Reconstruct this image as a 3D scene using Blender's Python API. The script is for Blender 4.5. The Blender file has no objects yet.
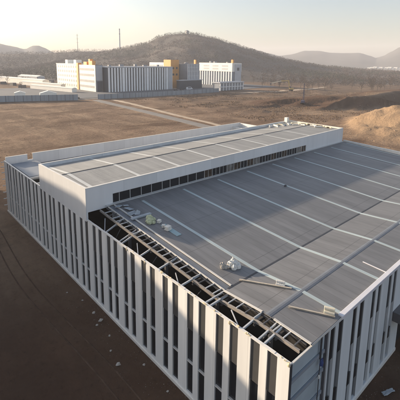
import bpy, math, random
from mathutils import Vector, noise, Matrix
random.seed(7)
R = math.radians
sc = bpy.context.scene
col = sc.collection

# ------------------------------------------------------------------ camera
YAW, PITCH, ROLL = 0.836, 0.181, 0.013
fw = Vector((math.cos(YAW)*math.cos(PITCH), math.sin(YAW)*math.cos(PITCH), -math.sin(PITCH)))
rt = Vector((math.sin(YAW), -math.cos(YAW), 0)); up = rt.cross(fw)
rt2 = rt*math.cos(ROLL) + up*math.sin(ROLL); up2 = up*math.cos(ROLL) - rt*math.sin(ROLL)
cd = bpy.data.cameras.new('camera'); cam = bpy.data.objects.new('camera', cd); col.objects.link(cam)
m = Matrix((rt2, up2, -fw)).transposed().to_4x4(); m.translation = Vector((-21.15, -12.984, 33.623))
cam.matrix_world = m
cd.sensor_fit = 'HORIZONTAL'; cd.sensor_width = 36; cd.lens = 371.15/400*36
cd.shift_x = 0.004; cd.shift_y = -0.176
cd.clip_start = 0.5; cd.clip_end = 20000
sc.camera = cam

# ------------------------------------------------------------------ sky, sun, exposure
SUN_EL, SUN_ROT = 14.0, -20.5
w = bpy.data.worlds.new('World'); sc.world = w; w.use_nodes = True
sky = w.node_tree.nodes.new('ShaderNodeTexSky'); sky.sky_type = 'NISHITA'; sky.sun_disc = False
sky.sun_elevation = R(SUN_EL); sky.sun_rotation = R(SUN_ROT); sky.dust_density = 2.6; sky.air_density = 0.95; sky.ozone_density = 1.2
bg = w.node_tree.nodes['Background']; bg.inputs[1].default_value = 0.108
hs_ = w.node_tree.nodes.new('ShaderNodeHueSaturation'); hs_.inputs['Saturation'].default_value = 0.88
w.node_tree.links.new(sky.outputs[0], hs_.inputs['Color'])
wm = w.node_tree.nodes.new('ShaderNodeMix'); wm.data_type = 'RGBA'; wm.blend_type = 'MULTIPLY'; wm.inputs['Factor'].default_value = 1.0
wm.inputs['B'].default_value = (0.985, 0.985, 0.985, 1)
w.node_tree.links.new(hs_.outputs[0], wm.inputs['A']); w.node_tree.links.new(wm.outputs['Result'], bg.inputs[0])
sd = Vector((math.sin(R(SUN_ROT))*math.cos(R(SUN_EL)), math.cos(R(SUN_ROT))*math.cos(R(SUN_EL)), math.sin(R(SUN_EL))))
sl = bpy.data.lights.new('sun', 'SUN'); sl.energy = 5.0; sl.angle = R(1.0); sl.color = (1.0, 0.80, 0.58)
so = bpy.data.objects.new('sun', sl); col.objects.link(so); so.rotation_euler = sd.to_track_quat('Z', 'Y').to_euler()
vs = sc.view_settings; vs.view_transform = 'Standard'; vs.look = 'None'; vs.gamma = 1; vs.exposure = 1.05
sc.cycles.use_denoising = True
sc.cycles.max_bounces = 6; sc.cycles.volume_bounces = 1; sc.cycles.transparent_max_bounces = 6

# ------------------------------------------------------------------ materials
def mat(name, c, rough=0.7, var=0.15, scale=1.0, bump=0.0, bscale=None, metal=0.0, stretch=None, c2=None, spec=0.5, detail=6):
    """base colour broken up by two octaves of noise, optional bump"""
    M = bpy.data.materials.new(name); M.use_nodes = True
    nt = M.node_tree; N = nt.nodes; L = nt.links; b = N['Principled BSDF']
    b.inputs['Roughness'].default_value = rough; b.inputs['Metallic'].default_value = metal
    b.inputs['Specular IOR Level'].default_value = spec
    tc = N.new('ShaderNodeTexCoord'); mp = N.new('ShaderNodeMapping')
    L.new(tc.outputs['Object'], mp.inputs[0])
    if stretch: mp.inputs['Scale'].default_value = stretch
    nz = N.new('ShaderNodeTexNoise'); nz.inputs['Scale'].default_value = scale; nz.inputs['Detail'].default_value = detail; nz.inputs['Roughness'].default_value = 0.65
    L.new(mp.outputs[0], nz.inputs['Vector'])
    rp = N.new('ShaderNodeValToRGB'); e = rp.color_ramp.elements
    e[0].position = 0.3; e[1].position = 0.7
    lo = [max(0, x*(1-var)) for x in c]; hi = [min(1, x*(1+var)) for x in (c2 or c)]
    e[0].color = (*lo, 1); e[1].color = (*hi, 1)
    L.new(nz.outputs[0], rp.inputs[0]); L.new(rp.outputs[0], b.inputs['Base Color'])
    if bump:
        n2 = N.new('ShaderNodeTexNoise'); n2.inputs['Scale'].default_value = bscale or scale*4; n2.inputs['Detail'].default_value = 8
        L.new(mp.outputs[0], n2.inputs['Vector'])
        bp = N.new('ShaderNodeBump'); bp.inputs['Strength'].default_value = bump; bp.inputs['Distance'].default_value = 0.3
        L.new(n2.outputs[0], bp.inputs['Height']); L.new(bp.outputs[0], b.inputs['Normal'])
    M['ramp'] = rp.name
    return M

def panel_mat(name, c, axis, period, seam=0.012, rough=0.55, var=0.06, zper=0, ribs=0.0, tone=0.06, lap=0, stretch=(1.6, 1.6, 0.12)):
    """cladding: narrow darker joints every `period` m along axis, tone differing from sheet to sheet, optional ribs"""
    M = mat(name, c, rough, var, 0.5, 0.0, stretch=stretch)
    nt = M.node_tree; N = nt.nodes; L = nt.links; b = N['Principled BSDF']
    src = N[M['ramp']].outputs[0]
    tc = N.new('ShaderNodeTexCoord'); sp = N.new('ShaderNodeSeparateXYZ'); L.new(tc.outputs['Object'], sp.inputs[0])
    def joint(sock, per, wid):
        d = N.new('ShaderNodeMath'); d.operation = 'DIVIDE'; d.inputs[1].default_value = per; L.new(sock, d.inputs[0])
        f = N.new('ShaderNodeMath'); f.operation = 'FRACT'; L.new(d.outputs[0], f.inputs[0])
        g = N.new('ShaderNodeMath'); g.operation = 'LESS_THAN'; g.inputs[1].default_value = wid/per; L.new(f.outputs[0], g.inputs[0])
        fl = N.new('ShaderNodeMath'); fl.operation = 'FLOOR'; L.new(d.outputs[0], fl.inputs[0])
        return g.outputs[0], fl.outputs[0], f.outputs[0]
    j, cell, fr = joint(sp.outputs[axis], period, seam)
    wn = N.new('ShaderNodeTexWhiteNoise'); wn.noise_dimensions = '1D'; L.new(cell, wn.inputs['W'])
    mr = N.new('ShaderNodeMapRange'); mr.inputs['To Min'].default_value = 1-tone; mr.inputs['To Max'].default_value = 1+tone
    L.new(wn.outputs['Value'], mr.inputs['Value'])
    mx = N.new('ShaderNodeVectorMath'); mx.operation = 'SCALE'; L.new(src, mx.inputs[0]); L.new(mr.outputs[0], mx.inputs['Scale'])
    cur = mx.outputs[0]
    js = [j]
    if lap: js.append(joint(sp.outputs[1], lap, 0.05)[0])
    if zper:
        js.append(joint(sp.outputs[2], zper, seam)[0])
    for q in js:
        m2 = N.new('ShaderNodeMix'); m2.data_type = 'RGBA'; L.new(q, m2.inputs['Factor']); L.new(cur, m2.inputs['A'])
        m2.inputs['B'].default_value = (*[x*0.45 for x in c], 1); cur = m2.outputs['Result']
    L.new(cur, b.inputs['Base Color'])
    if ribs:
        d = N.new('ShaderNodeMath'); d.operation = 'MULTIPLY'; d.inputs[1].default_value = 2*math.pi/ribs; L.new(sp.outputs[axis], d.inputs[0])
        s = N.new('ShaderNodeMath'); s.operation = 'SINE'; L.new(d.outputs[0], s.inputs[0])
        p = N.new('ShaderNodeMath'); p.operation = 'GREATER_THAN'; p.inputs[1].default_value = 0.8; L.new(s.outputs[0], p.inputs[0])
        bp = N.new('ShaderNodeBump'); bp.inputs['Strength'].default_value = 0.7; bp.inputs['Distance'].default_value = 0.04
        L.new(p.outputs[0], bp.inputs['Height']); L.new(bp.outputs[0], b.inputs['Normal'])
    return M

M = {}
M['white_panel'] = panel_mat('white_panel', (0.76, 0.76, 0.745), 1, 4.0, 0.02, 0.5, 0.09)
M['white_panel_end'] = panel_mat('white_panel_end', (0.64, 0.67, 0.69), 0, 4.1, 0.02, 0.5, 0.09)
M['block_panel'] = panel_mat('block_panel', (0.70, 0.71, 0.72), 0, 6.0, 0.02, 0.5, 0.05)
M['coping'] = mat('coping', (0.72, 0.70, 0.66), 0.4, 0.1, 0.8)
M['grey_panel'] = mat('grey_panel', (0.065, 0.064, 0.064), 0.5, 0.12, 0.6)
M['light_infill'] = mat('light_infill', (0.10, 0.112, 0.125), 0.5, 0.08, 0.6)
M['glass'] = mat('glass', (0.012, 0.015, 0.020), 0.12, 0.4, 0.3, spec=0.35)
M['glass_warm_reflection'] = mat('glass_warm_reflection', (0.06, 0.042, 0.030), 0.2, 0.8, 1.2, spec=0.35)  # warm reflections put into the pane colour
M['glass_pale'] = mat('glass_pale', (0.16, 0.15, 0.14), 0.25, 0.6, 1.2, spec=0.4)
M['sill'] = mat('sill', (0.55, 0.55, 0.54), 0.4, 0.08, 1)
M['roof_sheet'] = panel_mat('roof_sheet', (0.180, 0.182, 0.188), 0, 1.0, 0.025, 0.5, 0.2, ribs=0.5, tone=0.07, lap=5.6, stretch=(1.4, .22, 1))
M['block_roof'] = panel_mat('block_roof', (0.30, 0.295, 0.28), 0, 1.0, 0.025, 0.5, 0.16, ribs=0.5, tone=0.07, lap=4.5, stretch=(1.4, .22, 1))
M['skylight'] = mat('skylight', (0.42, 0.49, 0.50), 0.35, 0.12, 0.5, stretch=(2, .3, 1))
M['skylight_white'] = mat('skylight_white', (0.58, 0.58, 0.55), 0.35, 0.1, 0.5)
M['gutter_dark'] = mat('gutter_dark', (0.04, 0.042, 0.05), 0.5, 0.2, 0.5)
M['ridge_metal'] = mat('ridge_metal', (0.15, 0.165, 0.19), 0.4, 0.15, 0.5)
M['bright_trim'] = mat('bright_trim', (0.62, 0.60, 0.56), 0.4, 0.1, 0.7)
M['fascia'] = mat('fascia', (0.66, 0.66, 0.70), 0.35, 0.06, 0.7)
M['steel_pale'] = mat('steel_pale', (0.52, 0.54, 0.56), 0.45, 0.12, 0.6, metal=0.2)
M['steel_dark'] = mat('steel_dark', (0.09, 0.09, 0.095), 0.5, 0.2, 0.6)
M['steel_rust'] = mat('steel_rust', (0.27, 0.245, 0.22), 0.6, 0.25, 0.9)
M['concrete'] = mat('concrete', (0.26, 0.25, 0.24), 0.85, 0.15, 0.4, 0.1)
M['liner'] = mat('liner', (0.36, 0.42, 0.46), 0.45, 0.15, 0.25, 0.05)
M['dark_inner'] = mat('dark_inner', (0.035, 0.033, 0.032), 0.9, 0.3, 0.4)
M['foam'] = mat('foam', (0.62, 0.53, 0.36), 0.9, 0.2, 3)
M['white_bag'] = mat('white_bag', (0.72, 0.70, 0.65), 0.7, 0.15, 3, 0.3)
M['cream_pack'] = mat('cream_pack', (0.70, 0.64, 0.50), 0.7, 0.12, 3)
M['timber'] = mat('timber', (0.46, 0.41, 0.34), 0.75, 0.2, 1.5)
M['tarp_green'] = mat('tarp_green', (0.47, 0.50, 0.32), 0.6, 0.25, 2, 0.2)
M['teal_sheet'] = mat('teal_sheet', (0.30, 0.42, 0.45), 0.4, 0.1, 1)
M['grey_scrap'] = mat('grey_scrap', (0.38, 0.42, 0.45), 0.5, 0.2, 1.5)
M['blue_bag'] = mat('blue_bag', (0.03, 0.06, 0.20), 0.6, 0.2, 2)
M['asphalt'] = mat('asphalt', (0.20, 0.19, 0.18), 0.9, 0.15, 0.2, 0.1)
M['dirt_track'] = mat('dirt_track', (0.40, 0.32, 0.24), 0.95, 0.2, 0.15, 0.2)
M['paving'] = mat('paving', (0.12, 0.13, 0.145), 0.9, 0.15, 0.1)
M['fence'] = panel_mat('fence', (0.27, 0.31, 0.35), 0, 6.0, 0.5, 0.6, 0.1)
M['kerb'] = mat('kerb', (0.55, 0.53, 0.50), 0.8, 0.1, 0.5)
M['cream_wall'] = mat('cream_wall', (0.82, 0.77, 0.66), 0.6, 0.06, 0.2)
M['white_wall'] = mat('white_wall', (0.82, 0.80, 0.74), 0.6, 0.06, 0.2)
M['orange_wall'] = mat('orange_wall', (0.75, 0.36, 0.10), 0.6, 0.08, 0.2)
M['grey_wall'] = mat('grey_wall', (0.27, 0.28, 0.30), 0.6, 0.08, 0.2)
M['pale_grey_wall'] = mat('pale_grey_wall', (0.46, 0.48, 0.51), 0.6, 0.06, 0.2)
M['bluegrey_wall'] = mat('bluegrey_wall', (0.24, 0.27, 0.31), 0.6, 0.08, 0.2)
M['fin_white'] = mat('fin_white', (0.84, 0.84, 0.84), 0.5, 0.05, 0.2)
M['far_glass'] = mat('far_glass', (0.04, 0.055, 0.075), 0.45, 0.2, 0.1)
M['bark'] = mat('bark', (0.10, 0.078, 0.062), 0.9, 0.3, 2)
M['twig'] = mat('twig', (0.062, 0.052, 0.047), 0.95, 0.35, 0.02, c2=(0.105, 0.074, 0.060))
M['pine'] = mat('pine', (0.05, 0.055, 0.035), 0.95, 0.3, 0.05)
M['scrub'] = mat('scrub', (0.13, 0.092, 0.06), 0.95, 0.3, 0.12, c2=(0.32, 0.225, 0.14))
M['yellow'] = mat('yellow', (0.50, 0.36, 0.13), 0.5, 0.1, 0.5)
M['rig_blue'] = mat('rig_blue', (0.085, 0.09, 0.145), 0.5, 0.15, 0.5)
M['rubber'] = mat('rubber', (0.02, 0.02, 0.02), 0.8, 0.2, 2)
M['van_white'] = mat('van_white', (0.78, 0.78, 0.78), 0.3, 0.03, 1)
M['car_dark'] = mat('car_dark', (0.04, 0.045, 0.05), 0.3, 0.1, 1)
M['gravel'] = mat('gravel', (0.20, 0.17, 0.14), 0.95, 0.4, 1.3)
M['rut'] = mat('rut', (0.095, 0.061, 0.043), 0.95, 0.35, 0.6, 0.3, spec=0.1)
M['rut_dry'] = mat('rut_dry', (0.33, 0.24, 0.165), 0.95, 0.3, 0.3, 0.3, spec=0.1)
M['rubble'] = mat('rubble', (0.42, 0.39, 0.35), 0.9, 0.2, 2)
M['hill_soil'] = mat('hill_soil', (0.040, 0.037, 0.033), 0.95, 0.3, 0.010, 0.8, 0.05, c2=(0.072, 0.057, 0.047))
M['mountain'] = mat('mountain', (0.04, 0.042, 0.042), 0.95, 0.3, 0.004, c2=(0.06, 0.056, 0.052))

# ------------------------------------------------------------------ mesh collector
class MB:
    def __init__(s): s.v = []; s.f = []
    def add(s, vs, fs):
        n = len(s.v); s.v += [tuple(q) for q in vs]; s.f += [tuple(n+i for i in f) for f in fs]; return s
    def box(s, x0, x1, y0, y1, z0, z1):
        return s.add([(x0,y0,z0),(x1,y0,z0),(x1,y1,z0),(x0,y1,z0),(x0,y0,z1),(x1,y0,z1),(x1,y1,z1),(x0,y1,z1)],
                     [(0,3,2,1),(4,5,6,7),(0,1,5,4),(1,2,6,5),(2,3,7,6),(3,0,4,7)])
    def bar(s, a, b, wd, h, upv=(0,0,1)):
        """box beam from a to b, width wd, height h"""
        a = Vector(a); b = Vector(b); d = (b-a).normalized(); u = Vector(upv)
        if abs(d.dot(u)) > 0.98: u = Vector((1,0,0))
        r = d.cross(u).normalized(); u = r.cross(d).normalized()
        vs = []
        for p in (a, b):
            for i, j in ((-1,-1),(1,-1),(1,1),(-1,1)): vs.append(p + r*(wd/2*i) + u*(h/2*j))
        return s.add(vs, [(0,1,2,3),(7,6,5,4),(0,4,5,1),(1,5,6,2),(2,6,7,3),(3,7,4,0)])
    def ibeam(s, a, b, wd, h):
        a = Vector(a); b = Vector(b); t = h*0.12
        z = Vector((0,0,h/2-t/2))
        s.bar(a+z, b+z, wd, t); s.bar(a-z, b-z, wd, t); s.bar(a, b, t, h-2*t)
        return s
    def tube(s, pts, rad, n=6):
        pts = [Vector(p) for p in pts]
        if not hasattr(rad, '__len__'): rad = [rad]*len(pts)
        rings = []
        for i, p in enumerate(pts):
            d = (pts[min(i+1, len(pts)-1)] - pts[max(i-1, 0)]).normalized()
            u = Vector((0,0,1)) if abs(d.z) < 0.9 else Vector((1,0,0))
            r = d.cross(u).normalized(); u = r.cross(d)
            rings.append([p + (r*math.cos(2*math.pi*k/n) + u*math.sin(2*math.pi*k/n))*rad[i] for k in range(n)])
        vs = [q for rg in rings for q in rg]; fs = []
        for i in range(len(pts)-1):
            for k in range(n): fs.append((i*n+k, i*n+(k+1) % n, (i+1)*n+(k+1) % n, (i+1)*n+k))
        fs += [tuple(range(n-1, -1, -1)), tuple((len(pts)-1)*n+k for k in range(n))]
        return s.add(vs, fs)
    def lump(s, c, r, seed=0, rough=0.25, flat=True, nu=9, nv=6):
        """irregular rounded lump (bag, clod, bush) with its lower side flattened onto z = c.z"""
        vs = []; fs = []; c = Vector(c)
        for j in range(nv+1):
            th = math.pi*j/nv
            for i in range(nu):
                ph = 2*math.pi*i/nu
                d = Vector((math.sin(th)*math.cos(ph), math.sin(th)*math.sin(ph), math.cos(th)))
                k = 1 + rough*noise.noise(d*1.7 + Vector((seed*7.1, seed*3.3, seed))) + rough*.45*noise.noise(d*4.3 + Vector((seed, seed*2.3, 5)))
                p = Vector((d.x*r[0], d.y*r[1], d.z*r[2]))*k
                if flat: p.z = max(p.z, -r[2]*0.45) + r[2]*0.45
                vs.append(c+p)
        for j in range(nv):
            for i in range(nu): fs.append((j*nu+i, (j+1)*nu+i, (j+1)*nu+(i+1) % nu, j*nu+(i+1) % nu))
        return s.add(vs, fs)
    def build(s, name, material, parent=None, smooth=False, loc=None):
        me = bpy.data.meshes.new(name)
        v = s.v
        if loc is not None: v = [(a-loc[0], b-loc[1], c-loc[2]) for a, b, c in v]
        me.from_pydata(v, [], s.f); me.update()
        me.materials.append(M[material] if isinstance(material, str) else material)
        if smooth: me.polygons.foreach_set('use_smooth', [True]*len(me.polygons))
        o = bpy.data.objects.new(name, me); col.objects.link(o)
        if loc is not None: o.location = loc
        if parent is not None: o.parent = parent
        return o

def tag(o, label=None, cat=None, group=None, kind=None):
    if label: o['label'] = label
    if cat: o['category'] = cat
    if group: o['group'] = group
    if kind: o['kind'] = kind
    return o
def empty(name, loc, label, cat, group=None, rz=0):
    o = bpy.data.objects.new(name, None); col.objects.link(o); o.location = loc; o.rotation_euler.z = rz
    o.empty_display_size = 0.5
    return tag(o, label, cat, group)
def bevel(o, wd=0.03, seg=2):
    b = o.modifiers.new('bevel', 'BEVEL'); b.width = wd; b.segments = seg; b.limit_method = 'ANGLE'
    return o

# ------------------------------------------------------------------ terrain
def sstep(a, b, x):
    t = max(0, min(1, (x-a)/(b-a))); return t*t*(3-2*t)
def fbm(x, y, s, o=4):
    return noise.fractal(Vector((x/s, y/s, 3.7)), 0.9, 2.1, o)
BERM = [((222,152),2.0), ((236,146),6.5), ((252,132),8.0), ((268,119),8.5), ((292,116),9.0), ((325,121),9.0), ((370,126),8.0), ((430,140),6.0)]
def berm(x, y):
    best = 0
    for (a, ha), (b, hb) in zip(BERM[:-1], BERM[1:]):
        ax, ay = a; bx, by = b; dx, dy = bx-ax, by-ay; L2 = dx*dx+dy*dy
        t = max(0, min(1, ((x-ax)*dx+(y-ay)*dy)/L2)); px, py = ax+t*dx, ay+t*dy
        d = math.hypot(x-px, y-py); side = (x-px)*dy-(y-py)*dx     # > 0: on the near (-y) side
        wdt = 15 if side > 0 else 60
        best = max(best, (ha+(hb-ha)*t)*(1-sstep(0, wdt, d)))
    return best
def heap(x, y):
    u = (x-204)/68; v = (y-47)/50
    rr = math.hypot(u, v) + 0.16*fbm(x, y, 30, 3)
    h = 11.5*(1-sstep(0.12, 1.0, rr))
    if h > 0.2: h += (2.2*fbm(x, y, 12, 6) + 1.5*abs(fbm(x*.6+y*0.5, y-x*.3, 5, 4)))*min(1, h/3)
    u = (x-262)/60; v = (y-40)/50
    return max(h, 9*(1-sstep(0.2, 1, math.hypot(u, v) + 0.2*fbm(x, y, 25, 3))))
def near_flat(x, y):
    dx = max(-30-x, 0, x-78); dy = max(-40-y, 0, y-78)
    return sstep(0, 45, math.hypot(dx, dy))
def road_flat(x, y):
    return 1-0.9*(1-sstep(9, 22, abs(x-(118+0.03*(y-200)))))*(1 if y > 70 else sstep(40, 70, y))
def H(x, y):
    k = near_flat(x, y)
    z = 0.06*fbm(x, y, 5, 3)*(1-k)
    if k > 0:
        d = math.hypot(x, y)
        f = k*(0.45*fbm(x, y, 35, 4) + 0.22*fbm(x, y, 9, 3) + 0.25)
        if d > 360: f *= max(0.3, 1-(d-360)/300)
        f *= road_flat(x, y)
        z += f
        if 90 < x < 460: z += berm(x, y) + heap(x, y)*sstep(0, 1, k)
        # bank in the scrub field
        if 150 < x < 400 and 120 < y < 262: z += 1.6*max(0, fbm(x, y, 16, 4))*sstep(150, 185, x)
    if y > 255 and x < 380: z *= 1-sstep(255, 285, y)
    return z
def axis(vals):
    out = []
    for a, b, st in vals:
        n = max(1, round((b-a)/st)); out += [a+(b-a)*i/n for i in range(n)]
    return out+[vals[-1][1]]
gx = axis([(-4800,-1500,550), (-1500,-400,110), (-400,-60,20), (-60,85,2.5), (85,320,2.0), (320,480,5), (480,1200,24), (1200,4800,240)])
gy = axis([(-4800,-1500,550), (-1500,-300,120), (-300,-60,20), (-60,20,3), (20,160,2.0), (160,300,2.5), (300,480,9), (480,1200,24), (1200,4800,240)])
gv = []; sand = []; soil_shade = []; grass = []
for y in gy:
    for x in gx:
        gv.append((x, y, H(x, y)))
        hp = heap(x, y) if 90 < x < 460 and -60 < y < 140 else 0
        bm = berm(x, y) if 150 < x < 480 else 0
        n1 = fbm(x, y, 40, 3)
        s_ = min(1, hp/1.5) if hp > 0.05 else 0
        s_ = max(s_, 0.75*(1 if x > 150 else 0)*sstep(-0.1, 0.5, n1+0.2)*(1-sstep(230, 300, y))*sstep(150, 220, x)*(0 if y > 250 else 1)*0.8)
        sand.append(max(0, min(1, s_)))
        soil_shade.append(max(0, min(1, (1-sstep(15, 75, y))*(1-sstep(60, 120, x)) + 0.9*(1-sstep(0.5, 1.0, abs(bm-4.5)/5.0)))))  # darker brown by the factory and on the bank, shade put into the colour
        grass.append(max(0, min(1, sstep(150, 190, x)*sstep(100, 150, y)*(1-sstep(250, 275, y)) + sstep(460, 600, math.hypot(x, y)))))
nx = len(gx)
gf = [(j*nx+i, j*nx+i+1, (j+1)*nx+i+1, (j+1)*nx+i) for j in range(len(gy)-1) for i in range(nx-1)]
GM = mat('soil', (0.215, 0.148, 0.103), 0.95, 0.35, 0.035, 0.0, detail=9, spec=0.1)
nt = GM.node_tree; N = nt.nodes; L = nt.links; b = N['Principled BSDF']
cur = N[GM['ramp']].outputs[0]
tc = N.new('ShaderNodeTexCoord')
def noise_node(scale, stretch=(1,1,1), rot=0.0, detail=8):
    mp = N.new('ShaderNodeMapping'); mp.inputs['Scale'].default_value = stretch; mp.inputs['Rotation'].default_value = (0,0,rot)
    L.new(tc.outputs['Object'], mp.inputs[0]); n = N.new('ShaderNodeTexNoise'); n.inputs['Scale'].default_value = scale; n.inputs['Detail'].default_value = detail
    n.inputs['Roughness'].default_value = 0.7; L.new(mp.outputs[0], n.inputs['Vector']); return n.outputs[0]
def blend(fac, colr, mul=None):
    global cur
    mx = N.new('ShaderNodeMix'); mx.data_type = 'RGBA'
    L.new(fac, mx.inputs['Factor']); L.new(cur, mx.inputs['A']); mx.inputs['B'].default_value = (*colr, 1); cur = mx.outputs['Result']
def attr(n):
    a = N.new('ShaderNodeAttribute'); a.attribute_name = n; return a.outputs['Fac']
def ramp(s, a, bb, lo=0.0, hi=1.0):
    r = N.new('ShaderNodeMapRange'); r.inputs['From Min'].default_value = a; r.inputs['From Max'].default_value = bb
    r.inputs['To Min'].default_value = lo; r.inputs['To Max'].default_value = hi; L.new(s, r.inputs['Value']); return r.outputs[0]
def mul(a, c_):
    q = N.new('ShaderNodeMath'); q.operation = 'MULTIPLY'; L.new(a, q.inputs[0])
    if hasattr(c_, 'is_linked') or not isinstance(c_, (int, float)): L.new(c_, q.inputs[1])
    else: q.inputs[1].default_value = c_
    return q.outputs[0]
blend(ramp(noise_node(0.06, (1, 0.28, 1), 0.75), 0.48, 0.62, 0, 0.85), (0.37, 0.27, 0.185))     # dry pale streaks
blend(ramp(noise_node(0.045, (0.35, 1, 1), 0.3), 0.50, 0.64, 0, 0.85), (0.105, 0.064, 0.042))    # darker turned soil
blend(mul(attr('sand'), 0.9), (0.37, 0.262, 0.168))
blend(mul(attr('grass'), ramp(noise_node(0.09), 0.4, 0.6, 0.3, 0.95)), (0.125, 0.090, 0.066))
blend(mul(attr('soil_shade'), ramp(noise_node(0.12), 0.3, 0.7, 0.75, 1.0)), (0.088, 0.050, 0.033))
blend(mul(attr('soil_shade'), ramp(noise_node(0.5, (1, 0.3, 1), -0.4), 0.55, 0.72, 0, 0.5)), (0.14, 0.092, 0.064))
blend(mul(attr('soil_shade'), ramp(noise_node(0.16, (1, .6, 1), .5), 0.5, 0.68, 0, 0.8)), (0.145, 0.085, 0.055))
blend(mul(attr('soil_shade'), ramp(noise_node(1.6), 0.55, 0.7, 0, 0.55)), (0.05, 0.032, 0.024))
blend(ramp(noise_node(0.9), 0.56, 0.72, 0, 0.55), (0.08, 0.052, 0.036))
blend(ramp(noise_node(0.28), 0.58, 0.72, 0, 0.5), (0.12, 0.078, 0.05))
L.new(cur, b.inputs['Base Color'])
bp = N.new('ShaderNodeBump'); bp.inputs['Strength'].default_value = 1.0; bp.inputs['Distance'].default_value = 0.8
L.new(noise_node(0.5, detail=12), bp.inputs['Height']); L.new(bp.outputs[0], b.inputs['Normal'])
gm = MB(); gm.v = gv; gm.f = gf
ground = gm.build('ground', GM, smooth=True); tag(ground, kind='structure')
for nme, arr in (('sand', sand), ('soil_shade', soil_shade), ('grass', grass)):
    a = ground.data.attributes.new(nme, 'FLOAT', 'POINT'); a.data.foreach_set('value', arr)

# hills: real ridges standing round the plain, each a height field over azimuth and distance from the works
def interp(tab, x):
    if x <= tab[0][0]: return tab[0][1]
    for (a, b_), (c_, d_) in zip(tab[:-1], tab[1:]):
        if x <= c_:
            t = (x-a)/(c_-a); t = t*t*(3-2*t)*0.5+t*0.5; return b_+(d_-b_)*t
    return tab[-1][1]
HILLS = {}
def hill(name, tab, D, w0, w1, material, az0, az1, na, nr, rough):
    tab = sorted(tab); vs = []; fs = []
    def hz(az, r):
        hh = interp(tab, az); t = (r-D)/(w0 if r < D else w1)
        if abs(t) >= 1: return -3
        prof = (1-abs(t))**1.25*(1+0.25*abs(t)) if t < 0 else (1-t*t)
        x, y = r*math.cos(R(az)), r*math.sin(R(az))
        nn = fbm(x, y, rough*6, 5)*hh*0.20*(abs(t)**0.5)*(1-abs(t))*2.0 + fbm(x, y, rough, 4)*hh*0.02
        return hh*prof + nn - 3*abs(t)**8
    for i in range(na+1):
        az = az0+(az1-az0)*i/na
        for j in range(nr+1):
            r = D-w0 + (w0+w1)*j/nr
            vs.append((-21+r*math.cos(R(az)), -13+r*math.sin(R(az)), hz(az, r)))
    for i in range(na):
        for j in range(nr): fs.append((i*(nr+1)+j, i*(nr+1)+j+1, (i+1)*(nr+1)+j+1, (i+1)*(nr+1)+j))
    mb = MB(); mb.v = vs; mb.f = fs
    o = mb.build(name, material, smooth=True); tag(o, kind='structure'); HILLS[name] = hz
    return hz
MAIN = [(79,-4),(74,8),(69,26),(64,46),(62.6,56),(60,66),(58.3,73),(56,84),(53.8,105),(52.3,113.5),(51,118),(49.8,120),(47.8,115),(45.6,105),(43.3,90),(41,75),(38.8,61),(36.6,48),(34.4,38),(32,28),(29,20),(24,14),(18,12),(12,6),(9,-4)]
hill('wooded_hill', MAIN, 1150, 520, 500, 'hill_soil', 9, 79, 180, 60, 40)
LEFT = [(92,45),(84,48),(80,50),(75.7,49.5),(73.3,52),(70.7,52),(68,60),(65.4,65),(62.6,66),(59.7,60),(56.8,48),(52,30)]
hill('wooded_ridge', LEFT, 1400, 450, 500, 'hill_soil', 52, 92, 90, 40, 45)
MTL = [(100,140),(86,150),(80,154),(75.6,142),(74.65,130),(73.8,121),(73,109),(72.6,106),(71.6,132),(70.9,133),(70,116),(69.2,92),(68.4,75),(66.8,54),(64,34),(60,20)]
hill('far_hills', MTL, 3000, 700, 600, 'mountain', 60, 100, 100, 24, 120)
MTR = [(46,60),(41.8,90),(40.3,158),(39.1,134),(37.6,111),(35.9,87),(34.4,96),(32.3,125),(30.5,125.5),(28.9,114),(26.9,114.5),(25,115),(23.6,93),(22.9,78),(22,93),(21.2,123),(20.1,160),(17.9,208),(14.7,219),(10,150),(4,90)]
hill('mountains', MTR, 3200, 800, 600, 'mountain', 4, 47, 150, 24, 120)

# flat ground works
def sheet(name, pts, material, z):
    mb = MB(); mb.add([(x, y, z) for x, y in pts], [tuple(range(len(pts)))])
    return tag(mb.build(name, material), kind='structure')
def ribbon(name, line, wd, material, lift):
    mb = MB(); vs = []; n = 0; pts = []
    for (a, b_) in zip(line[:-1], line[1:]):
        k = max(1, int(math.hypot(b_[0]-a[0], b_[1]-a[1])/2.5))
        pts += [(a[0]+(b_[0]-a[0])*i/k, a[1]+(b_[1]-a[1])*i/k) for i in range(k)]
    pts.append(line[-1])
    for i, p in enumerate(pts):
        q = pts[min(i+1, len(pts)-1)]; o = pts[max(i-1, 0)]
        d = Vector((q[0]-o[0], q[1]-o[1])).normalized(); nrm = Vector((-d.y, d.x))
        zz = max(H(p[0]+nrm.x*wd*s, p[1]+nrm.y*wd*s) for s in (-.7, -.35, 0, .35, .7))
        for s in (-1, -0.5, 0.5, 1):
            drop = 0.35 if abs(s) == 1 else 0
            vs.append((p[0]+nrm.x*wd/2*s*(1 if abs(s) < 1 else 1.05), p[1]+nrm.y*wd/2*s*(1 if abs(s) < 1 else 1.05), zz+lift-drop))
    fs = [(4*i+k, 4*i+k+1, 4*i+k+5, 4*i+k+4) for i in range(len(pts)-1) for k in range(3)]
    mb.add(vs, fs); return tag(mb.build(name, material, smooth=True), kind='structure')
ribbon('road', [(100,40),(108,100),(113.5,150),(119,200),(124,255),(127,283)], 10, 'asphalt', 0.12)
ribbon('dirt_track', [(118,118),(121,135),(125,170),(131,205),(136,240),(139,275)], 5.5, 'dirt_track', 0.10)
ribbon('site_track', [(290,262),(345,248),(400,250),(470,262)], 9, 'dirt_track', 0.10)
sheet('paved_yard', [(40,322),(114,301),(184,293),(292,297),(420,305),(420,440),(60,460)], 'paving', 0.30)
sheet('access_road', [(45,311),(114,291.5),(184,283.5),(285,286),(285,294),(184,291),(114,299),(45,319)], 'asphalt', 0.16)

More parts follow.
